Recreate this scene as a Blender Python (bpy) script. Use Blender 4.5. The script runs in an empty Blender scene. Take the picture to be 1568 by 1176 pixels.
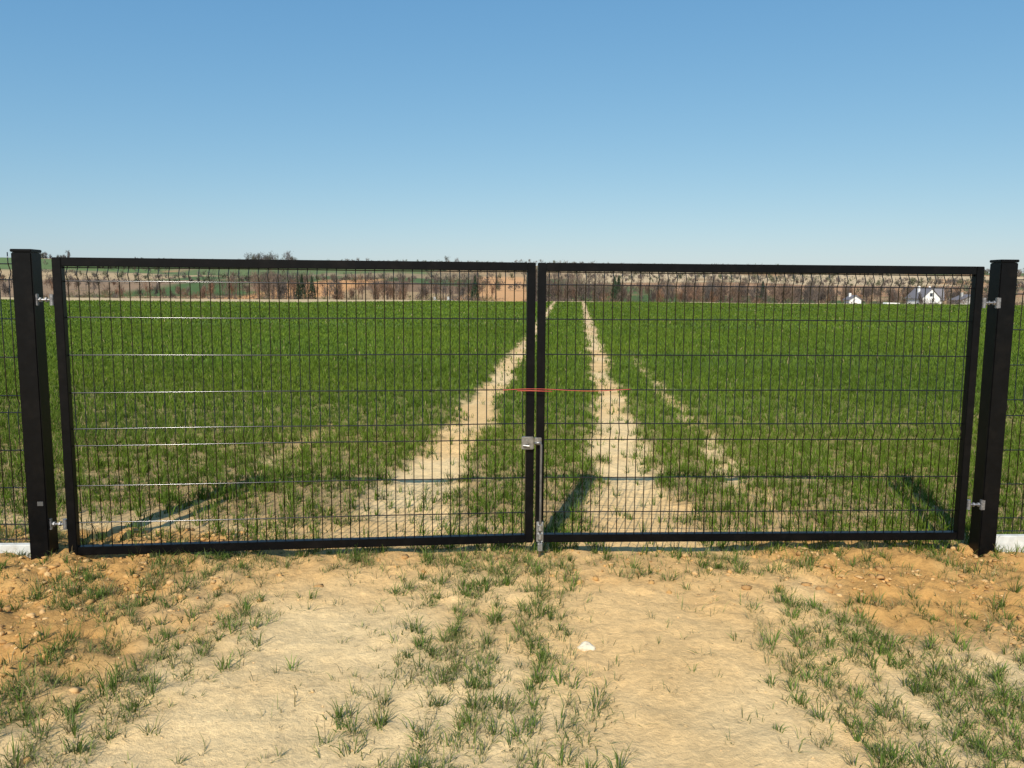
import bpy, bmesh, math
import numpy as np
from mathutils import Vector, Matrix
rng = np.random.default_rng(7)
S = bpy.context.scene
COL = S.collection

# ------------------------------------------------------------------ noise
def _h(ix, iy, seed):
    a = (ix.astype(np.int64)*374761393 + iy.astype(np.int64)*668265263 + seed*1442695041) & 0xFFFFFFFF
    a = ((a ^ (a >> 13))*1274126177) & 0xFFFFFFFF
    a = (a ^ (a >> 16)) & 0xFFFFFF
    return a/float(0xFFFFFF)
def vnoise(x, y, seed=0):
    ix = np.floor(x); iy = np.floor(y); fx = x-ix; fy = y-iy
    fx = fx*fx*(3-2*fx); fy = fy*fy*(3-2*fy)
    ix = ix.astype(np.int64); iy = iy.astype(np.int64)
    a = _h(ix, iy, seed); b = _h(ix+1, iy, seed); c = _h(ix, iy+1, seed); d = _h(ix+1, iy+1, seed)
    return (a*(1-fx)+b*fx)*(1-fy)+(c*(1-fx)+d*fx)*fy
def fbm(x, y, seed=0, octv=4):
    s = 0; amp = .5; t = 0
    for i in range(octv):
        s = s+amp*vnoise(x*(2**i)+17.3*i, y*(2**i)-9.1*i, seed+i); t += amp; amp *= .5
    return s/t
def ss(a, b, x):
    t = np.clip((x-a)/(b-a), 0, 1); return t*t*(3-2*t)

# ------------------------------------------------------------------ layout functions
def crop_end(x): return 108-17*ss(8, 26, -x)
def bare(x, y):
    """0..1 amount of bare earth."""
    n = fbm(x*1.6, y*1.1, 3, 4)-.5
    n2 = fbm(x*7, y*5, 11, 3)-.5
    L = -.77+.062*(y-4.4); R = .79+.084*(y-4.4)
    wf = .27-.08*ss(5, 12, y)
    dl = np.abs(x-L+.28*n)+.36*n2; dr = np.abs(x-R+.28*n)+.36*n2
    tl = 1-ss(wf-.08, wf+.14, dl); tr = 1-ss(wf-.08, wf+.14, dr)
    # fainter parallel wheel marks
    F = 1.92+.075*(y-6.5); df = np.abs(x-F+.2*n)
    tf = (1-ss(.06, .22, df))*.8*ss(-.12, .12, n2+.05)*(1-ss(13, 22, y))*ss(4.6, 5.6, y)
    G = -2.02+.08*(y-7.3); dg = np.abs(x-G+.2*n)
    tg = (1-ss(.03, .2, dg))*.6*(1-ss(8.0, 9, y))*ss(6.0, 6.8, y)
    b = np.maximum(np.maximum(tl, tr), np.maximum(tf, tg))
    return b
def density(x, y):
    n = fbm(x*1.3+5, y*1.3, 21, 4); n2 = fbm(x*5, y*5, 33, 3)
    b = bare(x, y)
    # field behind gate
    patch = ss(.36, .56, n*.45+n2*.55+.22*ss(4.6, 9, y)+.02*np.abs(x-.3))
    nearc = 1-ss(4.8, 7.5, y); midx = 1-ss(1.6, 2.6, np.abs(x-.55))
    thin = 1-(1-patch)*(.08+nearc*(.35+.45*midx))
    thin *= 1-.25*nearc*midx
    corner = (1-ss(4.9, 5.4, y+.25*(n-.5)*4))*ss(1.4, 2.0, -x)
    thin *= 1-.85*corner
    ce = crop_end(x)
    fld = np.maximum(thin*(1-b), .06)*(1-ss(ce-4, ce+1, y))
    # foreground: clumps drawn out along the drill rows
    xr = x-.07*(y-4.4)
    row = .5+.5*np.cos(xr*2*math.pi/.17+2.5*(n-.5)); n3 = fbm(xr*8, y*2.6, 35, 3)
    cl = ss(.30, .58, n3*.62+.18*n+.20*row)
    mid = np.exp(-((x+.08+.03*(4.4-y)+.25*(n-.5))/.42)**4)*cl*ss(.20, .40, n*.4+n2*.6)
    lef = ss(.90, 1.30, -x+.3*(n-.5)-.25*ss(3.2, 2.4, y))*cl*ss(.35, .51, n*.5+n2*.5+.07*ss(2.8, 2.2, y))
    rig = ss(.92, 1.2, x+.3*(n-.5))*cl*(1-ss(3.45, 3.9, y+.5*(n-.5)))*ss(.25, .42, n*.5+n2*.5)
    edge = np.exp(-((y-4.22)/.17)**2)*.95*ss(.38, .56, n2)
    fg = np.maximum(np.maximum(mid, lef), np.maximum(rig, edge))+.025
    t = ss(4.35, 4.6, y)
    return fg*(1-t)+fld*t
def disturbed(x, y):
    """reddish dug-over earth near the posts"""
    n = fbm(x*2, y*2, 41, 4)-.5
    l = ss(1.05, 1.75, -x+1.1*n)*ss(2.2, 3.0, y)*(1-ss(4.5, 4.8, y))
    r = ss(1.2, 1.9, x+.9*n)*ss(3.1, 3.6, y+.6*n)*(1-ss(4.6, 4.9, y))
    c = .4*ss(3.6, 4.0, y+n)*(1-ss(4.4, 4.6, y))
    return np.maximum(np.maximum(l, r), c)
def macro(x, y):
    hill = 31*ss(300, 960, y+40*(fbm(x/300, y*0, 5, 2)-.5))*(0.97+.14*(fbm(x/220, y*0+3, 8, 3)-.5)*2)
    hill = hill+9*(fbm(x/130, y/120, 19, 3)-.5)*ss(330, 480, y)*(1-ss(800, 950, y))
    hill = hill+4*ss(180, 500, -x)*ss(600, 950, y)
    tilt = (.01-.014*np.clip(x, -4, 4))*(1-ss(8, 20, y))
    z = tilt-3.6*ss(108, 230, y)+hill-60*ss(1050, 1900, y)
    z = z+ .10*(fbm(x/9, y/9, 14, 3)-.5)*ss(9, 30, y)*2
    return z
def height(x, y):
    n = fbm(x*9, y*9, 51, 4)-.5; n1 = fbm(x*2.2, y*2.2, 52, 3)-.5; n3 = fbm(x*26, y*26, 53, 2)-.5
    d = disturbed(x, y); near = 1-ss(12, 25, np.hypot(x, y)); b = bare(x, y)
    z = macro(x, y)+near*(.035*n1+.026*n*(1-.3*b)+.013*n3+d*(.065*n+.030*n3))
    z = z-.03*b*ss(4.5, 5.5, y)*(1-ss(30, 60, y))
    z = z+d*.035*ss(3.6, 4.1, y)
    return z

# ------------------------------------------------------------------ mesh helpers
def mesh_np(name, V, quads=None, tris=None, colors=None, smooth=False, mats=(), link=True, parent=None):
    me = bpy.data.meshes.new(name)
    nq = 0 if quads is None else len(quads); nt = 0 if tris is None else len(tris)
    me.vertices.add(len(V)); me.vertices.foreach_set("co", np.ascontiguousarray(V, dtype=np.float32).ravel())
    loops = np.concatenate([a for a in [quads.ravel() if nq else None, tris.ravel() if nt else None] if a is not None]).astype(np.int32)
    me.loops.add(len(loops)); me.loops.foreach_set("vertex_index", loops)
    st = np.concatenate([np.arange(nq)*4, nq*4+np.arange(nt)*3]).astype(np.int32)
    me.polygons.add(nq+nt); me.polygons.foreach_set("loop_start", st)
    if smooth: me.polygons.foreach_set("use_smooth", np.ones(nq+nt, dtype=bool))
    me.update(calc_edges=True)
    if colors is not None:
        a = me.color_attributes.new("col", 'FLOAT_COLOR', 'POINT')
        c = np.ones((len(V), 4), dtype=np.float32); c[:, :colors.shape[1]] = colors
        a.data.foreach_set("color", c.ravel())
    for m in mats: me.materials.append(m)
    ob = bpy.data.objects.new(name, me); COL.objects.link(ob)
    if parent: ob.parent = parent
    return ob

class MB:
    def __init__(s): s.v = []; s.f = []; s.m = []
    def quad_strip(s, rings, closed=True, caps=True, mat=0):
        base = len(s.v); k = len(rings[0])
        for r in rings: s.v += [tuple(p) for p in r]
        for i in range(len(rings)-1):
            for j in range(k):
                a = base+i*k+j; b = base+i*k+(j+1) % k
                s.f.append((a, b, b+k, a+k)); s.m.append(mat)
        if caps:
            s.f.append(tuple(base+j for j in range(k))[::-1]); s.m.append(mat)
            s.f.append(tuple(base+(len(rings)-1)*k+j for j in range(k))); s.m.append(mat)
    def tube(s, pts, r, k=6, mat=0, caps=True):
        pts = [Vector(p) for p in pts]; rings = []
        for i, p in enumerate(pts):
            d = (pts[min(i+1, len(pts)-1)]-pts[max(i-1, 0)]).normalized()
            ref = Vector((0, 0, 1)) if abs(d.z) < .8 else Vector((1, 0, 0))
            a = d.cross(ref).normalized(); b = a.cross(d).normalized()
            rr = r[i] if isinstance(r, (list, tuple)) else r
            rings.append([p+(a*math.cos(2*math.pi*j/k)+b*math.sin(2*math.pi*j/k))*rr for j in range(k)])
        s.quad_strip(rings, caps=caps, mat=mat)
    def box(s, lo, hi, bev=.0, mat=0, M=None):
        x0, y0, z0 = lo; x1, y1, z1 = hi
        bm = bmesh.new()
        vs = [bm.verts.new(p) for p in [(x0,y0,z0),(x1,y0,z0),(x1,y1,z0),(x0,y1,z0),(x0,y0,z1),(x1,y0,z1),(x1,y1,z1),(x0,y1,z1)]]
        for f in [(3,2,1,0),(4,5,6,7),(0,1,5,4),(1,2,6,5),(2,3,7,6),(3,0,4,7)]: bm.faces.new([vs[i] for i in f])
        if bev: bmesh.ops.bevel(bm, geom=list(bm.edges), offset=bev, segments=2, affect='EDGES')
        bm.verts.index_update(); base = len(s.v)
        for v in bm.verts: s.v.append(tuple(M @ v.co) if M else tuple(v.co))
        for f in bm.faces: s.f.append(tuple(base+v.index for v in f.verts)); s.m.append(mat)
        bm.free()
    def obj(s, name, mats, parent=None, M=None, smooth=False):
        me = bpy.data.meshes.new(name); me.from_pydata([tuple(M @ Vector(v)) if M else v for v in s.v], [], s.f)
        for m in mats: me.materials.append(m)
        for i, p in enumerate(me.polygons): p.material_index = s.m[i]; p.use_smooth = smooth
        me.update(); ob = bpy.data.objects.new(name, me); COL.objects.link(ob)
        if parent: ob.parent = parent
        return ob
def empty(name):
    e = bpy.data.objects.new(name, None); COL.objects.link(e); return e

# ------------------------------------------------------------------ materials
def newmat(name):
    m = bpy.data.materials.new(name); m.use_nodes = True; nt = m.node_tree
    return m, nt, nt.nodes["Principled BSDF"]
def node(nt, t, **kw):
    n = nt.nodes.new(t)
    for k, v in kw.items(): setattr(n, k, v)
    return n
def simple(name, col, rough=.5, metal=0, var=.15, scale=20, bump=.0, spec=.5, dirt=None, dirt_amt=.3):
    m, nt, p = newmat(name); L = nt.links
    tc = node(nt, "ShaderNodeTexCoord"); no = node(nt, "ShaderNodeTexNoise"); no.inputs["Scale"].default_value = scale; no.inputs["Detail"].default_value = 6
    L.new(tc.outputs["Object"], no.inputs["Vector"])
    r = node(nt, "ShaderNodeValToRGB"); e = r.color_ramp.elements
    e[0].position = .3; e[1].position = .7
    e[0].color = (*[c*(1-var) for c in col], 1); e[1].color = (*[min(1, c*(1+var)) for c in col], 1)
    L.new(no.outputs["Fac"], r.inputs["Fac"]); out = r.outputs["Color"]
    if dirt:
        n2 = node(nt, "ShaderNodeTexNoise"); n2.inputs["Scale"].default_value = scale*.35; n2.inputs["Detail"].default_value = 9; n2.inputs["Roughness"].default_value = .7
        L.new(tc.outputs["Object"], n2.inputs["Vector"])
        mr = node(nt, "ShaderNodeMapRange"); mr.inputs[1].default_value = .5; mr.inputs[2].default_value = .75; mr.inputs[4].default_value = dirt_amt
        L.new(n2.outputs["Fac"], mr.inputs[0])
        mx = node(nt, "ShaderNodeMixRGB"); mx.inputs[2].default_value = (*dirt, 1); L.new(mr.outputs[0], mx.inputs[0]); L.new(out, mx.inputs[1]); out = mx.outputs[0]
        ma = node(nt, "ShaderNodeMath", operation='MULTIPLY_ADD'); ma.inputs[1].default_value = .8; ma.inputs[2].default_value = rough
        L.new(mr.outputs[0], ma.inputs[0]); L.new(ma.outputs[0], p.inputs["Roughness"])
    else: p.inputs["Roughness"].default_value = rough
    L.new(out, p.inputs["Base Color"])
    p.inputs["Metallic"].default_value = metal; p.inputs["Specular IOR Level"].default_value = spec
    if bump:
        b = node(nt, "ShaderNodeBump"); b.inputs["Strength"].default_value = bump; b.inputs["Distance"].default_value = .01
        L.new(no.outputs["Fac"], b.inputs["Height"]); L.new(b.outputs[0], p.inputs["Normal"])
    return m
def attr_leaf(name, rough=.5, transl=.25, spec=.3):
    m, nt, p = newmat(name); L = nt.links
    a = node(nt, "ShaderNodeAttribute", attribute_name="col")
    L.new(a.outputs["Color"], p.inputs["Base Color"]); p.inputs["Roughness"].default_value = rough; p.inputs["Specular IOR Level"].default_value = spec
    if transl:
        t = node(nt, "ShaderNodeBsdfTranslucent"); L.new(a.outputs["Color"], t.inputs["Color"])
        mx = node(nt, "ShaderNodeMixShader"); mx.inputs[0].default_value = transl
        L.new(p.outputs[0], mx.inputs[1]); L.new(t.outputs[0], mx.inputs[2]); L.new(mx.outputs[0], nt.nodes["Material Output"].inputs["Surface"])
    return m
M_black = simple("black_powder_coat", (.0022, .0025, .0032), .36, 0, .3, 30, .0, .15, dirt=(.10, .075, .055), dirt_amt=.05)
M_wire = simple("black_coated_wire", (.003, .003, .004), .17, 0, .2, 20, 0, .7)
M_zinc = simple("galvanised_steel", (.50, .50, .50), .38, .85, .3, 60, .0, .5, dirt=(.2, .17, .14), dirt_amt=.4)
M_conc = simple("pale_concrete", (.60, .60, .57), .85, 0, .12, 25, .3, .2, dirt=(.4, .32, .22), dirt_amt=.5)
M_red = simple("red_cord", (.42, .07, .045), .7, 0, .2, 60)

# ground material
def ground_mat():
    m, nt, p = newmat("ground_soil"); L = nt.links
    a = node(nt, "ShaderNodeAttribute", attribute_name="col")
    geo = node(nt, "ShaderNodeNewGeometry")
    def noise(sc, det=5, ro=.6):
        n = node(nt, "ShaderNodeTexNoise"); n.inputs["Scale"].default_value = sc; n.inputs["Detail"].default_value = det; n.inputs["Roughness"].default_value = ro
        L.new(geo.outputs["Position"], n.inputs["Vector"]); return n
    n1 = noise(2.5, 6, .65); n2 = noise(30, 7, .7); n3 = noise(.25, 4)
    def ramp(src, lo, hi, a_, b_):
        r = node(nt, "ShaderNodeMapRange"); r.inputs[1].default_value = lo; r.inputs[2].default_value = hi; r.inputs[3].default_value = a_; r.inputs[4].default_value = b_
        L.new(src, r.inputs[0]); return r.outputs[0]
    def mul(c, f):
        v = node(nt, "ShaderNodeVectorMath", operation='SCALE'); L.new(c, v.inputs[0]); L.new(f, v.inputs["Scale"]); return v.outputs[0]
    c = mul(a.outputs["Color"], ramp(n1.outputs["Fac"], .3, .7, .88, 1.10))
    c = mul(c, ramp(n2.outputs["Fac"], .3, .7, .80, 1.15))
    c = mul(c, ramp(n3.outputs["Fac"], .3, .7, .94, 1.06))
    L.new(c, p.inputs["Base Color"]); p.inputs["Roughness"].default_value = .95; p.inputs["Specular IOR Level"].default_value = .06
    b1 = node(nt, "ShaderNodeBump"); b1.inputs["Strength"].default_value = .7; b1.inputs["Distance"].default_value = .02; L.new(n2.outputs["Fac"], b1.inputs["Height"])
    n4 = noise(140, 4, .7)
    b2 = node(nt, "ShaderNodeBump"); b2.inputs["Strength"].default_value = .6; b2.inputs["Distance"].default_value = .004; L.new(n4.outputs["Fac"], b2.inputs["Height"]); L.new(b1.outputs[0], b2.inputs["Normal"])
    L.new(b2.outputs[0], p.inputs["Normal"])
    return m
M_ground = ground_mat()
M_grass = attr_leaf("grass_blades", .6, .22, .14)
M_tree = attr_leaf("bare_twigs", .9, 0, .1)
M_clod = attr_leaf("soil_clods", .95, 0, .1)

# ------------------------------------------------------------------ ground sheet
def geom(a, b, first, ratio):
    out = [a]; s = first
    while out[-1] < b: out.append(out[-1]+s); s *= ratio
    return out
xp = list(np.arange(0, 3.2, .024))+list(np.arange(3.2, 13, .09)); xp += geom(13, 2600, .2, 1.045)
xp = np.array(sorted(set(np.round(xp, 4)))); X1 = np.concatenate([-xp[::-1][:-1], xp])
yp = list(-np.array(geom(0, 400, .5, 1.25))[::-1])+list(np.arange(.4, 2, .1))+list(np.arange(2, 9, .026))+list(np.arange(9, 30, .12))+list(np.arange(30, 122, .6))+geom(122, 6000, 1.0, 1.02)
Y1 = np.array(sorted(set(np.round(yp, 4))))
XX, YY = np.meshgrid(X1, Y1); nx = len(X1); ny = len(Y1)
x = XX.ravel(); y = YY.ravel()
z = height(x, y)
b = bare(x, y); dn = density(x, y); ds = disturbed(x, y)
tan = np.array([.80, .525, .235]); pale = np.array([.84, .61, .315]); orange = np.array([.54, .30, .10]); brown = np.array([.36, .245, .11])
c = np.tile(tan, (len(x), 1))
k = ss(.35, .65, fbm(x*.9, y*.9, 61, 4))[:, None]; c = c*(1-k)+pale*k
k = (ds*ss(.2, .5, fbm(x*3, y*3, 62, 4)+.28*ds))[:, None]; c = c*(1-k)+orange*k
k = (ss(4.5, 5.2, y)*(1-b)*.8)[:, None]; c = c*(1-k)+brown*k
k = (ss(5, 40, y)*b*.5)[:, None]; c = c*(1-k)+np.array([.58, .42, .26])*k
green = np.array([.080, .136, .020])*(.85+.35*fbm(x/3, y/6, 71, 4))[:, None]
ce = crop_end(x)
k = (ss(5, 14, y)*(1-b)*.95*(1-ss(ce-1, ce+2, y)))[:, None]; c = c*(1-k)+green*k
k = (dn*.3*(1-ss(4.4, 5, y)))[:, None]; c = c*(1-k)+np.array([.36, .29, .14])*k
# far countryside: patchwork of fields
far = ss(-2, 1, y-ce)*ss(85, 88, y)
pal = np.array([[.40, .27, .14], [.50, .37, .20], [.09, .14, .045], [.24, .15, .085], [.44, .25, .115], [.15, .17, .065], [.08, .13, .04], [.30, .22, .12]])
ns = 170; sx = rng.uniform(-1100, 1100, ns); sy = rng.uniform(120, 1150, ns); sp = rng.integers(0, len(pal), ns)
idx = np.where(y > 80)[0]
best = np.full(len(idx), 1e9); bi = np.zeros(len(idx), int)
xi = x[idx]; yi = y[idx]
wob = 30*(fbm(xi/60, yi/60, 77, 3)-.5)
xf = xi+.25*yi; yf = yi+wob
for i in range(ns):
    d = (np.abs(xf-(sx[i]+.25*sy[i]))*.55+np.abs(yf-sy[i])*1.3)
    mm = d < best; best[mm] = d[mm]; bi[mm] = i
fc = pal[sp[bi]]
def paint(mask, col):
    global fc
    fc = fc*(1-mask[:, None])+np.array(col)*mask[:, None]
def band(v, a, b_, s): return ss(a-s, a+s, v)*(1-ss(b_-s, b_+s, v))
brk = ss(.36, .42, fbm(xi/70+4, yi/120, 79, 3))
paint(band(yf, 560, 720, 5)*ss(30, 60, xi+wob)*brk, (.58, .43, .25))
paint(band(yf, 760, 860, 5)*ss(60, 90, xi+wob)*brk, (.11, .16, .05))
paint(band(yf, 420, 560, 5)*ss(40, 60, xi)*ss(.45, .5, fbm(xi/90, yi/200, 78, 2)), (.40, .23, .12))
paint(band(yf, 330, 600, 8)*band(xi+wob*.3, -135, -92, 4), (.62, .32, .13))
paint(band(yf, 330, 640, 8)*band(xi+wob*.3, -26, 10, 3), (.62, .34, .15))
paint(band(yf, 350, 560, 8)*(1-ss(-215, -195, xi+wob*.5)), (.30, .20, .12))
paint(band(yf, 560, 660, 8)*(1-ss(-215, -195, xi+wob*.5))*brk, (.48, .34, .18))
paint(band(yf, 680, 860, 8)*(1-ss(-310, -295, xi+wob)), (.12, .18, .05))
paint(band(yf, 640, 780, 8)*band(xi+wob, -290, -60, 8)*brk, (.13, .17, .055))
paint(1-ss(128, 150, yi), (.56, .42, .24))
haze_mix = (ss(150, 1000, yi)*.10)[:, None]  # aerial haze painted into the far field colours, stronger with distance
fc = fc*(1-haze_mix)+np.array([.30, .33, .37])*haze_mix
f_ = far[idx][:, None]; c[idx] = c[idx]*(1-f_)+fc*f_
ii = (np.arange(ny-1)[:, None]*nx+np.arange(nx-1)[None, :]).ravel()
quads = np.stack([ii, ii+1, ii+1+nx, ii+nx], 1)
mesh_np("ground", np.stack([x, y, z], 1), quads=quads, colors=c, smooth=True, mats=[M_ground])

# ------------------------------------------------------------------ grass blades
def blade_mesh(name, px, py, h, w, az, lean, col, sink=.004):
    n = len(px); pz = height(px, py)-sink
    fa = az+rng.uniform(-1.2, 1.2, n)+math.pi/2
    wx = np.cos(fa)*w*.5; wy = np.sin(fa)*w*.5
    dx = np.cos(az); dy = np.sin(az)
    horiz = h*np.sin(lean); vert = h*np.cos(lean)
    V = np.zeros((n, 5, 3), np.float32)
    V[:, 0] = np.stack([px-wx, py-wy, pz], 1); V[:, 1] = np.stack([px+wx, py+wy, pz], 1)
    mx = px+dx*horiz*.35; my = py+dy*horiz*.35; mz = pz+vert*.62
    V[:, 2] = np.stack([mx+wx*.8, my+wy*.8, mz], 1); V[:, 3] = np.stack([mx-wx*.8, my-wy*.8, mz], 1)
    V[:, 4] = np.stack([px+dx*horiz, py+dy*horiz, pz+vert*.97], 1)
    b = np.arange(n)*5
    q = np.stack([b, b+1, b+2, b+3], 1); t = np.stack([b+3, b+2, b+4], 1)
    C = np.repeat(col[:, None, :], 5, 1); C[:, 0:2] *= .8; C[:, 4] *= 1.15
    return V.reshape(-1, 3), q, t, C.reshape(-1, 3)
def gcol(n, base, px, py, straw=.1, seed=80):
    k = fbm(px/2.0, py/2.0, seed, 3)[:, None]
    g1 = np.array(base); g2 = g1*np.array([1.5, 1.22, 1.0])
    c = g1*(1-k)+g2*k; c = c*rng.uniform(.6, 1.4, (n, 1))
    c = c*(.78+.44*fbm(px/7, py/14, seed+9, 3))[:, None]
    s = rng.random(n) < straw; c[s] = np.array([.38, .30, .15])*rng.uniform(.6, 1.2, (s.sum(), 1))
    return c
parts = []
def zone(y0, y1, per_m2, h, w, lean, base, straw, xs=.72, xpad=.8):
    area_w = xs*y1+xpad; n = int(per_m2*(y1-y0)*2*area_w)
    py = rng.uniform(y0, y1, n); px = rng.uniform(-area_w, area_w, n)
    k = np.abs(px) < xs*py+xpad; px = px[k]; py = py[k]
    d = density(px, py); k = rng.random(len(px)) < d; px = px[k]; py = py[k]
    n = len(px)
    parts.append(blade_mesh("", px, py, rng.uniform(h[0], h[1], n), rng.uniform(w[0], w[1], n), rng.uniform(0, 6.283, n), rng.uniform(lean[0], lean[1], n), gcol(n, base, px, py, straw)))
def tufts(y0, y1, per_m2, nb, h, w, base, straw, spread, lean=(.15, 1.1), xs=.72, xpad=.8):
    area_w = xs*y1+xpad; n = int(per_m2*(y1-y0)*2*area_w)
    py = rng.uniform(y0, y1, n); px = rng.uniform(-area_w, area_w, n)
    k = (rng.random(n) < density(px, py)) & (np.abs(px) < xs*py+xpad); px = px[k]; py = py[k]; n = len(px)
    cnt = rng.integers(nb[0], nb[1]+1, n); sz = rng.uniform(.55, 1.15, n)
    rep = np.repeat(np.arange(n), cnt); N = len(rep)
    az = rng.uniform(0, 6.283, N); r = np.abs(rng.normal(0, spread, N))*sz[rep]
    bx = px[rep]+np.cos(az)*r; by = py[rep]+np.sin(az)*r
    hh = rng.uniform(h[0], h[1], N)*sz[rep]
    tc = rng.uniform(.75, 1.25, (n, 1))[rep]
    parts.append(blade_mesh("", bx, by, hh, rng.uniform(w[0], w[1], N), az+rng.normal(0, .5, N), rng.uniform(lean[0], lean[1], N), gcol(N, base, bx, by, straw)*tc))
G1 = (.088, .152, .016); G2 = (.130, .172, .050)
tufts(1.6, 4.5, 1200, (3, 8), (.03, .082), (.0018, .0038), G2, .25, .016, (.3, 1.4))
tufts(1.8, 4.5, 150, (12, 24), (.045, .10), (.0025, .0045), (.090, .155, .028), .08, .020, (.2, 1.2))
tufts(4.4, 9, 440, (5, 11), (.06, .125), (.003, .006), G1, .04, .022, (.1, 1.0))
tufts(9, 16, 200, (4, 8), (.07, .13), (.006, .010), G1, .02, .03, (.1, .9))
zone(16, 32, 200, (.09, .14), (.012, .022), (.1, .9), G1, .01)
zone(32, 62, 34, (.10, .16), (.03, .05), (.1, .9), G1, .01)
zone(62, 110, 9, (.12, .18), (.06, .10), (.1, .9), G1, .01)
def merge(parts):
    off = 0; V = []; Q = []; T = []; C = []
    for v, q, t, cc in parts: V.append(v); Q.append(q+off); T.append(t+off); C.append(cc); off += len(v)
    return np.concatenate(V), np.concatenate(Q), np.concatenate(T), np.concatenate(C)
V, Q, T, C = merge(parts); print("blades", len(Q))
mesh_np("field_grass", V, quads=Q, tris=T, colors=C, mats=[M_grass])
# loose dry stalks lying on the bare earth
parts = []
n = 2600; px = rng.uniform(-3.6, 3.6, n); py = rng.uniform(1.9, 7.0, n)
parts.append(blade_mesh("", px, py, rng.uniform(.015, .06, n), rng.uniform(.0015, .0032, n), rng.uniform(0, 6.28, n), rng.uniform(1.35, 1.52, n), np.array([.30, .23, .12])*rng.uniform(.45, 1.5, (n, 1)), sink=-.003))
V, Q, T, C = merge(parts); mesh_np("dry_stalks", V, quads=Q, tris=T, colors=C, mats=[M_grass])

# ------------------------------------------------------------------ clods and stones
bm = bmesh.new(); bmesh.ops.create_icosphere(bm, subdivisions=1, radius=1); bm.verts.index_update()
ico = np.array([v.co[:] for v in bm.verts]); icf = np.array([[v.index for v in f.verts] for f in bm.faces]); bm.free()
def clods(n, smin, smax, sel, cols, pw=3):
    px = rng.uniform(-3.8, 3.8, n*14); py = rng.uniform(1.9, 5.2, n*14)
    k = rng.random(len(px)) < sel(px, py); px = px[k][:n]; py = py[k][:n]; n = len(px)
    s = smin+(smax-smin)*rng.random(n)**pw
    v = ico[None]*(1+rng.uniform(-.45, .35, (n, len(ico), 1)))
    v = v*(s[:, None, None]*rng.uniform(.5, 1.3, (n, 1, 3))*np.array([1, 1, .6]))
    a = rng.uniform(0, 6.28, n); ca = np.cos(a)[:, None]; sa = np.sin(a)[:, None]
    vx = v[:, :, 0]*ca-v[:, :, 1]*sa; vy = v[:, :, 0]*sa+v[:, :, 1]*ca
    pz = height(px, py)
    P = np.stack([vx+px[:, None], vy+py[:, None], v[:, :, 2]+pz[:, None]+s[:, None]*.05], 2).reshape(-1, 3)
    F = (icf[None]+(np.arange(n)*len(ico))[:, None, None]).reshape(-1, 3)
    cc = np.array(cols)[rng.integers(0, len(cols), n)]*rng.uniform(.85, 1.12, (n, 1))
    return P, F, np.repeat(cc, len(ico), 0)
A = clods(5200, .002, .026, lambda a, b: disturbed(a, b)**1.5*ss(.32, .6, fbm(a*3, b*3, 91, 3)), [(.52, .30, .11), (.58, .37, .165), (.42, .24, .095)], 4)
B = clods(2200, .002, .009, lambda a, b: .3+0*a, [(.74, .50, .25), (.58, .40, .19)], 4)
P = np.concatenate([A[0], B[0]]); F = np.concatenate([A[1], B[1]+len(A[0])]); Cc = np.concatenate([A[2], B[2]])
mesh_np("soil_clods", P, tris=F, colors=Cc, mats=[M_clod])
# pale stone
bm = bmesh.new(); bmesh.ops.create_icosphere(bm, subdivisions=3, radius=.028)
for v in bm.verts:
    n_ = float(fbm(np.array([v.co.x*40+5]), np.array([v.co.y*40+v.co.z*30]), 90, 3)[0])
    v.co = v.co*(.6+.8*n_); v.co.x *= 1.35; v.co.z *= .8
me = bpy.data.meshes.new("pale_stone"); bm.to_mesh(me); bm.free(); me.materials.append(simple("limestone", (.66, .57, .42), .9, 0, .2, 60, .5))
st = bpy.data.objects.new("pale_stone", me); COL.objects.link(st); st.location = (.325, 3.20, float(height(np.array([.325]), np.array([3.20]))[0])+.004)

# ------------------------------------------------------------------ gate
H0, H1 = .09, 1.65; FB = .045
pL = Vector((-2.335, 4.075, 0)); pC = Vector((.125, 4.354, 0)); pC2 = Vector((.137, 4.354, 0)); pR = Vector((2.612, 4.457, 0))
def leafM(a, b):
    d = (b-a).normalized(); n = Vector((-d.y, d.x, 0)); W = (b-a).length
    M = Matrix(((d.x, n.x, 0, a.x), (d.y, n.y, 0, a.y), (0, 0, 1, 0), (0, 0, 0, 1)))
    return M, W
vprof = [(1.615, 0), (1.60, 0), (1.565, -.022), (1.53, 0), (.765, 0), (.72, -.025), (.675, 0), (.13, 0)]
hz_levels = [1.60, 1.53, 1.345, 1.15, .955, .765, .675, .46, .26]
def mesh_panel(mb, u0, u1, levels=hz_levels, prof=vprof, pitch=.05, r=.0027, fp=.03):
    n = int((u1-u0)/pitch); s = (u1-u0-n*pitch)/2
    for i in range(n+1):
        u = u0+s+i*pitch
        if u < u0+.004 or u > u1-.004: continue
        ju = rng.normal(0, .0006)
        mb.tube([(u+ju, fp+o, zz) for zz, o in prof], r, 5)
    for zz in levels:
        ph = rng.uniform(0, 6.28)
        pts = [(u0+(u1-u0)*t/10, fp-.005+.0006*math.sin(ph+t*1.3), zz+.0012*math.sin(ph+t*.9)) for t in range(11)]
        mb.tube(pts, r*1.12, 8, caps=False)
gate = empty("double_swing_gate")
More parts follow.
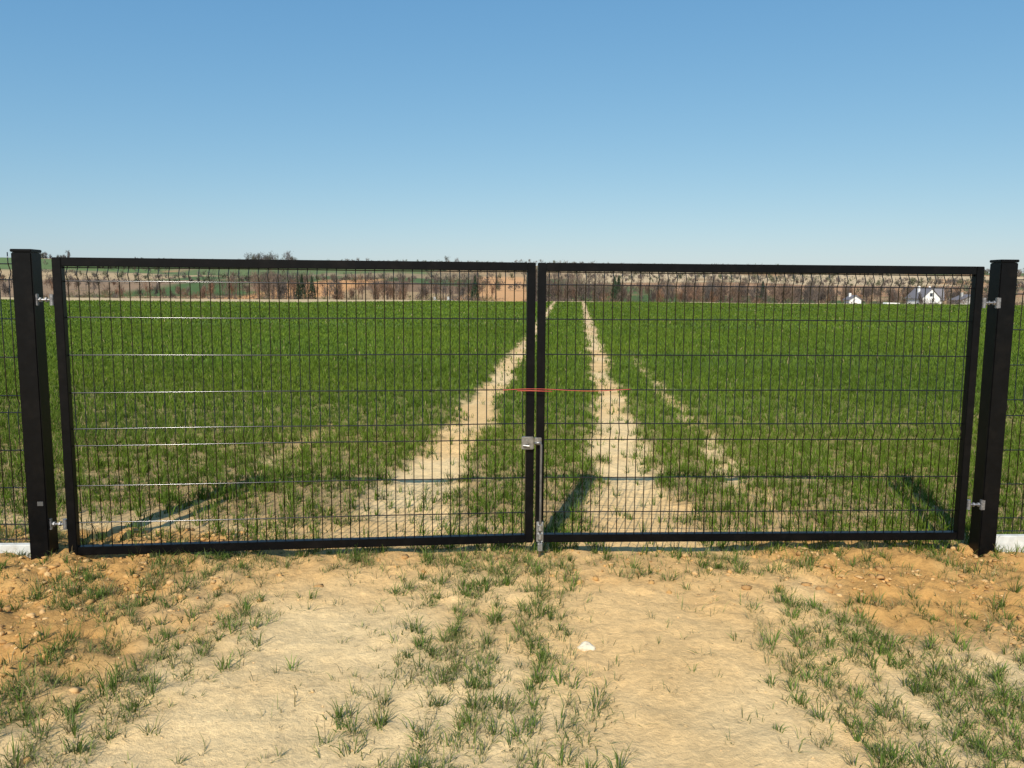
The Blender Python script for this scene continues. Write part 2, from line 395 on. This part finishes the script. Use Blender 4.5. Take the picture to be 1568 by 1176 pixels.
for nm, a, b_ in (("left", pL, pC), ("right", pC2, pR)):
    M, W = leafM(a, b_)
    fr = MB()
    fr.box((0, 0, H0), (FB, .045, H1-.0002), .003); fr.box((W-FB, 0, H0), (W, .045, H1-.0002), .003)
    fr.box((FB+.0, .0015, H1-FB), (W-FB, .0435, H1), .003); fr.box((FB, .0015, H0), (W-FB, .0435, H0+FB), .003)
    fr.obj(nm+"_leaf_frame", [M_black], gate, M)
    pn = MB(); mesh_panel(pn, FB-.003, W-FB+.003, fp=.030)
    pn.obj(nm+"_leaf_mesh_panel", [M_wire], gate, M, smooth=True)
# lock and drop bolt
lk = MB()
lk.box((.055, 4.318, .63), (.122, 4.348, .70), .004); lk.box((.126, 4.322, .655), (.165, 4.346, .695), .003)
lk.tube([(.085, 4.317, .672), (.085, 4.309, .672)], .011, 14); lk.tube([(.062, 4.305, .655), (.098, 4.303, .652)], .005, 8)
lk.obj("lock_case", [simple("lock_steel", (.30, .29, .27), .4, .8, .3, 60, .0, .5, dirt=(.12, .1, .08), dirt_amt=.6)], gate)
db = MB()
db.tube([(.125, 4.322, .664), (.158, 4.320, .668), (.163, 4.322, .655), (.163, 4.324, .3), (.160, 4.325, -.02)], .007, 10)
db.obj("drop_bolt_rod", [simple("dull_steel", (.25, .25, .25), .4, .8, .2, 40)], gate, smooth=True)
bk = MB()
bk.box((.143, 4.333, .10), (.181, 4.352, .215), .002); bk.tube([(.162, 4.325, .12), (.162, 4.325, .15)], .013, 12); bk.tube([(.162, 4.325, .17), (.162, 4.325, .2)], .013, 12)
bk.box((.150, 4.31, .055), (.176, 4.345, .098), .002)
bk.obj("drop_bolt_bracket", [M_zinc], gate)
# red cord tied across the leaves
rc = MB(); pts = []
for i in range(24):
    t = i/23; xx = -.05+.70*t; pts.append((xx, 4.325+.03*abs(t-.25)+.012*math.sin(t*5), .957+.006*math.sin(t*7)+.006*t))
rc.tube(pts, .0021, 6); rc.tube([(.03, 4.33, .954), (.10, 4.318, .957), (.22, 4.322, .953)], .003, 6); rc.obj("red_cord", [M_red], None, smooth=True)
# hinges
M_hinge = simple("weathered_steel", (.30, .30, .31), .42, .8, .4, 80, 0, .5, dirt=(.05, .045, .04), dirt_amt=.8)
def hinge(x0, y0, x1, y1, z, k):
    hb = MB(); a = Vector((x0, y0, z)); b2 = Vector((x1, y1, z)); d = (b2-a)
    hb.tube([a-d*.12, b2+d*.1], .0065, 10)
    for t in (.25, .62): hb.tube([a+d*(t-.05), a+d*(t+.05)], .013, 6)
    hb.tube([b2-d*.02+Vector((0, -.004, -.028)), b2-d*.02+Vector((0, -.004, .028))], .011, 12)
    e = a-d*.05
    hb.box((e.x-.012, e.y-.012, z-.03), (e.x+.012, e.y+.006, z+.03), .002)
    hb.obj("hinge_%d" % k, [M_hinge], gate)
hinge(-2.425, 4.085, -2.345, 4.085, 1.435, 1); hinge(-2.425, 4.085, -2.345, 4.085, .26, 2)
hinge(2.695, 4.46, 2.62, 4.462, 1.45, 3); hinge(2.695, 4.46, 2.62, 4.462, .30, 4)

# ------------------------------------------------------------------ posts
def post(xc, yc, ang, name, ztop=1.685):
    e = empty(name); M = Matrix.Translation((xc, yc, 0)) @ Matrix.Rotation(ang, 4, 'Z')
    b = MB(); b.box((-.05, -.05, -.25), (.05, .05, ztop-.012), .005); b.obj("shaft", [M_black], e, M)
    cp = MB(); cp.box((-.0525, -.0525, ztop-.011), (.0525, .0525, ztop+.004), .003); cp.obj("cap", [M_black], e, M)
    return e, M
pe, Mx = post(-2.478, 4.105, .06, "gate_post")
bb = MB(); bb.box((.005, -.0545, .365), (.035, -.0505, .388), .001); bb.obj("clamp_plate", [simple("grey_label", (.08, .08, .08), .4)], pe, Mx)
post(2.742, 4.50, .04, "gate_post")
# side fences + concrete boards
def side_fence(xa, ya, xb, yb, zs):
    M, W = leafM(Vector((xa, ya, 0)), Vector((xb, yb, 0)))
    e = empty("wire_mesh_fence")
    pf = [(zz+zs, o) for zz, o in [(1.66, 0), (1.60, 0), (1.56, -.022), (1.52, 0), (.92, 0), (.875, -.022), (.83, 0), (.14, 0)]]
    lv = [zz+zs for zz in (1.60, 1.52, 1.32, 1.12, .92, .83, .63, .43, .23, .15)]
    p = MB(); mesh_panel(p, 0, W, levels=lv, prof=pf, fp=0); p.obj("mesh_panel", [M_wire], e, M, smooth=True)
    q = MB(); q.box((W, -.02, -.2), (W+.06, .04, 1.66+zs), .003); q.obj("fence_post", [M_black], e, M)
    c = MB(); c.box((0.0, -.022, -.25), (W, .022, .125+zs), .006); c.obj("concrete_fence_base", [M_conc], None, M)
side_fence(-2.53, 4.12, -5.03, 4.02, .015)
side_fence(2.795, 4.51, 5.29, 4.60, -.02)

# ------------------------------------------------------------------ distant vegetation
def tree_cloud(px, py, H, Wd, cols, ntw, tl, tw, trunk=True, shape="round", lo=.22):
    """bare twiggy trees: tapered trunks, limbs and many fine twigs"""
    n = len(px); pz = macro(px, py)-.2
    Vs = []; Ts = []; Cs = []; off = 0
    rep = np.repeat(np.arange(n), ntw); N = len(rep)
    nl = 7; la = rng.uniform(0, 6.28, (n, nl)); lr = rng.uniform(.1, .75, (n, nl)); lz = rng.uniform(.35, .9, (n, nl))
    li = rng.integers(0, nl, N)
    A_ = la[rep, li]; R_ = lr[rep, li]; Z_ = lz[rep, li]
    if shape == "cone":
        Z_ = rng.uniform(.08, 1, N)**1.3; A_ = rng.uniform(0, 6.28, N); R_ = (1-Z_)*.95
        g = rng.normal(0, .06, (N, 3))
    else:
        R_ = R_*(1-.6*np.clip(Z_-.5, 0, 1)); g = rng.normal(0, .17, (N, 3))
    cx = px[rep]+(np.cos(A_)*R_+g[:, 0])*Wd[rep]*.5; cy = py[rep]+(np.sin(A_)*R_+g[:, 1])*Wd[rep]*.5
    cz = pz[rep]+np.clip(Z_+g[:, 2]*.6, lo*.6, 1.03)*H[rep]
    d = np.stack([cx-px[rep], cy-py[rep], (cz-pz[rep]-H[rep]*.25)*.7+H[rep]*.2], 1)+rng.normal(0, .9, (N, 3))*(Wd[rep][:, None]*.2)
    d /= np.linalg.norm(d, axis=1)[:, None]+1e-6
    s = rng.normal(0, 1, (N, 3)); s -= (s*d).sum(1)[:, None]*d; s /= np.linalg.norm(s, axis=1)[:, None]+1e-6
    l = rng.uniform(.5, 1.2, (N, 1))*tl; w = rng.uniform(.6, 1.3, (N, 1))*tw
    c0 = np.stack([cx, cy, cz], 1)
    P = np.stack([c0-d*l*.5-s*w*.5, c0-d*l*.5+s*w*.5, c0+d*l*.5], 1).reshape(-1, 3)
    Vs.append(P); Ts.append(np.arange(N*3).reshape(-1, 3))
    tc = np.array(cols)[rng.integers(0, len(cols), n)]*rng.uniform(.75, 1.2, (n, 1))
    cc = tc[rep]*rng.uniform(.6, 1.35, (N, 1)); Cs.append(np.repeat(cc, 3, 0)); off = N*3
    if trunk:
        for k in range(6):
            if k == 0: tip = np.stack([px, py, pz+H*.85], 1); st_ = np.stack([px, py, pz], 1); r0 = H*.022
            else:
                a = la[:, k]; rr = lr[:, k]*Wd*.5; tip = np.stack([px+np.cos(a)*rr, py+np.sin(a)*rr, pz+lz[:, k]*H], 1)
                st_ = np.stack([px, py, pz+H*(.18+.06*k)], 1); r0 = H*.011
            ring = []
            for j in range(3):
                an = j*2.094; ring.append(st_+np.stack([np.cos(an)*r0, np.sin(an)*r0, 0*r0], 1))
            P = np.stack(ring+[tip], 1).reshape(-1, 3); b0 = off+np.arange(n)*4
            Ts.append(np.concatenate([np.stack([b0, b0+1, b0+3], 1), np.stack([b0+1, b0+2, b0+3], 1), np.stack([b0+2, b0, b0+3], 1)]))
            Vs.append(P); Cs.append(np.repeat(tc*.7, 4, 0)); off += n*4
    return np.concatenate(Vs), np.concatenate(Ts), np.concatenate(Cs)
def join_tri(lst, name):
    off = 0; V = []; T = []; C = []
    for v, t, cc in lst: V.append(v); T.append(t+off); C.append(cc); off += len(v)
    return mesh_np(name, np.concatenate(V), tris=np.concatenate(T), colors=np.concatenate(C), mats=[M_tree])
brn = [(.135, .10, .08), (.105, .082, .07), (.16, .11, .08), (.135, .108, .09), (.09, .078, .07)]
red = [(.20, .115, .072), (.17, .105, .073)]
olv = [(.11, .12, .05), (.14, .13, .06)]
def wood(n, y0, y1, hmin, hmax, xa=-.38, xb=.62, thr=.3, seed=100, sc=35, gaps=True):
    py = rng.uniform(y0, y1, n*4); px = py*rng.uniform(xa, xb, n*4)
    k = fbm(px/sc, py/80, seed, 3) > thr
    if gaps:
        g = ((px > -76) & (px < -60)) | ((px > -13) & (px < 7)) | ((px > 105) & (rng.random(len(px)) < .45))
        k &= ~(g & (rng.random(len(px)) < .92))
    px = px[k][:n]; py = py[k][:n]
    hh = rng.uniform(hmin, hmax, len(px))*(.70+.6*fbm(px/22, py/40, seed+5, 2))
    if gaps: hh = hh*(1-.22*ss(5, 40, px)-.22*ss(85, 125, px))
    return px, py, hh
L_ = []
px, py, hh = wood(320, 250, 400, 7.5, 15, thr=.46); L_.append(tree_cloud(px, py, hh, hh*.62, brn, 260, 1.5, .12))
px, py, hh = wood(70, 250, 370, 6, 11, thr=.49, seed=140); L_.append(tree_cloud(px, py, hh, hh*.7, red, 240, 1.4, .12))
px, py, hh = wood(480, 215, 330, 1.5, 4.5, xa=-.62, xb=.72, thr=.46, seed=160, sc=18, gaps=False); L_.append(tree_cloud(px, py, hh, hh*1.5, brn+red+olv, 80, 1.0, .12, trunk=False, lo=.0))
px, py, hh = wood(50, 330, 470, 4, 8, xa=-.64, xb=-.38, thr=.45, seed=180, gaps=False); L_.append(tree_cloud(px, py, hh, hh*.8, brn+red, 160, 1.6, .16))
join_tri(L_, "distant_tree_line")
# conifers
px = np.array([-.262, -.272, -.255, -.045, .125, .135, .30])*300; py = np.full(7, 300.)+rng.uniform(-15, 15, 7)
hh = rng.uniform(8, 11, 7); v, t, cc = tree_cloud(px, py, hh, hh*.42, [(.035, .055, .03)], 700, 1.0, .25, shape="cone")
mesh_np("distant_conifers", v, tris=t, colors=cc, mats=[M_tree])
# hedgerows across hill fields and ridge woods
L_ = []
for i in range(32):
    yy = rng.uniform(430, 930); x0 = rng.uniform(-.68, .6)*yy; Ln = rng.uniform(60, 300); sl = rng.uniform(-.25, .25)
    n = int(Ln/4); t_ = np.linspace(0, 1, n); px = x0+t_*Ln+rng.normal(0, 2, n); py = yy+sl*t_*Ln+rng.normal(0, 3, n)
    hh = rng.uniform(3, 7, n); L_.append(tree_cloud(px, py, hh, hh*1.2, [(.13, .11, .095), (.10, .11, .065), (.15, .12, .10)], 60, 1.8, .35, trunk=False, lo=0))
join_tri(L_, "hillside_hedgerows")
L_ = []
for xc, wd, n, h0, h1 in ((-292, 62, 30, 9, 16), (-82, 8, 1, 10, 12), (-69, 4, 1, 9, 11), (106, 5, 2, 6, 8), (443, 40, 14, 5, 9), (380, 30, 8, 3, 6), (520, 80, 20, 3, 6), (-560, 60, 16, 6, 12), (-430, 50, 8, 3, 5), (240, 120, 14, 2, 4)):
    px = xc+rng.uniform(-.5, .5, n)*wd; py = 960+rng.uniform(-20, 20, n); hh = rng.uniform(h0, h1, n)
    L_.append(tree_cloud(px, py, hh, hh*.8, [(.13, .12, .12), (.11, .11, .09)], 160, 2.2, .34))
join_tri(L_, "ridge_trees")

# ------------------------------------------------------------------ buildings
M_wall = simple("white_render", (.80, .79, .76), .8, 0, .05, 2); M_roof = simple("dark_roof_tiles", (.16, .15, .16), .7, 0, .2, 3)
M_glass = simple("window_glass", (.04, .05, .06), .1); M_door = simple("brown_door", (.16, .09, .05), .6)
M_grey = simple("grey_boards", (.42, .41, .38), .8, 0, .15, 3)
def house(name, xc, yc, w, d, hw, hr, rot, wall, roof, nwin=3):
    e = empty(name); z0 = float(macro(np.array([xc]), np.array([yc]))[0])-.2
    M = Matrix.Translation((xc, yc, z0)) @ Matrix.Rotation(rot, 4, 'Z')
    b = MB(); a = w/2; c_ = d/2
    b.v = [(-a,-c_,0),(a,-c_,0),(a,c_,0),(-a,c_,0),(-a,-c_,hw),(a,-c_,hw),(a,c_,hw),(-a,c_,hw),(0,-c_,hw+hr),(0,c_,hw+hr)]
    b.f = [(0,1,5,8,4),(2,3,7,9,6),(1,2,6,5),(3,0,4,7)]; b.m = [0]*4; b.obj("walls", [wall], e, M)
    r = MB(); o = .4; t = .22
    for s_ in (-1, 1):
        k = hr/a; x1 = s_*(a+o); z1 = hw-o*k
        pr = [(0, hw+hr+.02), (x1, z1+.02), (x1, z1+t), (0, hw+hr+t)]
        if s_ > 0: pr = pr[::-1]
        r.quad_strip([[(p[0], -c_-o, p[1]) for p in pr], [(p[0], c_+o, p[1]) for p in pr]])
    r.obj("roof", [roof], e, M)
    wn = MB()
    for i in range(nwin):
        xx = -a+w*(i+.5)/nwin
        if hw > 2.4: wn.box((xx-.5, -c_-.04, .9), (xx+.5, -c_+.02, 2.2), 0)
    if hr > 2: wn.box((-.5, -c_-.04, hw+.5), (.5, -c_+.02, hw+1.6), 0)
    for i in range(2):
        yy = -c_+d*(i+.5)/2
        for s_ in (-1, 1): wn.box((min(s_*(a-.02), s_*(a+.04)), yy-.5, .9), (max(s_*(a-.02), s_*(a+.04)), yy+.5, 2.2), 0)
    wn.obj("windows", [M_glass], e, M)
    dr = MB(); dr.box((a*.05-.45, -c_-.06, 0), (a*.05+.45, -c_+.02, 2.05), 0); dr.obj("door", [M_door], e, M)
    ch = MB(); ch.box((-a*.4-.3, .2, hw+hr*.5), (-a*.4+.3, .8, hw+hr+.8), .02); ch.obj("chimney", [wall], e, M)
house("white_house", 134, 262, 6.4, 8, 3.8, 3.0, .15, M_wall, M_roof)
house("white_house", 139.5, 268, 5.5, 7, 3.4, 3.4, 1.2, M_wall, M_roof)
house("small_barn", 106, 250, 3.6, 4, 3.2, 1.2, 0, M_wall, M_roof, 1)
house("grey_barn", 146.2, 258, 8, 5, 3.2, 1.6, .1, M_grey, M_roof, 1)
house("garden_shed", -18, 230, 2.2, 2.6, 1.9, .7, .2, M_grey, M_roof, 1)
house("garden_shed", -22, 230, 1.8, 2.4, 1.9, .6, .2, M_grey, M_roof, 1)
# parked van
e = empty("parked_van"); zc = float(macro(np.array([114.]), np.array([240.]))[0])
M = Matrix.Translation((114, 240, zc+.1)) @ Matrix.Rotation(.1, 4, 'Z')
b = MB(); prof = [(-2.7,.35),(2.6,.35),(2.7,1.0),(1.9,1.25),(1.3,2.1),(-2.6,2.2),(-2.75,1.9)]
b.quad_strip([[(p[0], -1, p[1]) for p in prof], [(p[0], 1, p[1]) for p in prof]]); b.obj("body", [M_wall], e, M)
b = MB(); b.box((.4, -1.02, 1.25), (1.35, 1.02, 1.85), .02); b.box((-1.9, -1.015, 1.3), (-.1, 1.015, 1.85), .02); b.obj("windows", [M_glass], e, M)
b = MB()
for wx in (-1.7, 1.7):
    for wy in (-.98, .98): b.tube([(wx, wy-.1, .35), (wx, wy+.1, .35)], .36, 16)
b.obj("wheels", [M_black], e, M)

# ------------------------------------------------------------------ light & sky
el = math.radians(38.5); azd = math.radians(14.7)
w = bpy.data.worlds.new("World"); S.world = w; w.use_nodes = True; nt = w.node_tree
sk = nt.nodes.new("ShaderNodeTexSky"); sk.sky_type = 'NISHITA'; sk.sun_disc = False; sk.sun_elevation = el; sk.sun_rotation = math.radians(194.7)
sk.air_density = 1.0; sk.dust_density = .7; sk.ozone_density = 2.5; sk.altitude = 300
# colour grade of the sky: flatter, hazier spring sky
sep = nt.nodes.new("ShaderNodeSeparateColor"); cmb = nt.nodes.new("ShaderNodeCombineColor"); nt.links.new(sk.outputs[0], sep.inputs[0])
for i, (g, k) in enumerate(((.97, .745), (.66, 1.47), (.42, 2.60))):
    p_ = nt.nodes.new("ShaderNodeMath"); p_.operation = 'POWER'; p_.inputs[1].default_value = g; nt.links.new(sep.outputs[i], p_.inputs[0])
    m_ = nt.nodes.new("ShaderNodeMath"); m_.operation = 'MULTIPLY'; m_.inputs[1].default_value = k; nt.links.new(p_.outputs[0], m_.inputs[0])
    nt.links.new(m_.outputs[0], cmb.inputs[i])
bg = nt.nodes["Background"]; nt.links.new(cmb.outputs[0], bg.inputs["Color"]); bg.inputs["Strength"].default_value = .125
sd = bpy.data.lights.new("sun", 'SUN'); sd.energy = 5.0; sd.angle = math.radians(.5); sd.color = (1, .935, .82)
so = bpy.data.objects.new("sun", sd); COL.objects.link(so)
dirv = Vector((math.sin(azd)*math.cos(el), math.cos(azd)*math.cos(el), -math.sin(el)))
so.rotation_euler = dirv.to_track_quat('-Z', 'Y').to_euler(); so.location = (-5, -10, 12)
S.view_settings.view_transform = 'Standard'; S.view_settings.look = 'None'; S.view_settings.exposure = 0
# ------------------------------------------------------------------ camera
cd = bpy.data.cameras.new("camera"); cd.lens = 28.03; cd.sensor_width = 36; cd.clip_end = 12000; cd.clip_start = .05
co = bpy.data.objects.new("camera", cd); COL.objects.link(co); S.camera = co
Rm = Matrix.Rotation(math.radians(90-6.7), 4, 'X') @ Matrix.Rotation(math.radians(.42), 4, 'Z')
co.matrix_world = Matrix.Translation((0, 0, 1.5)) @ Rm
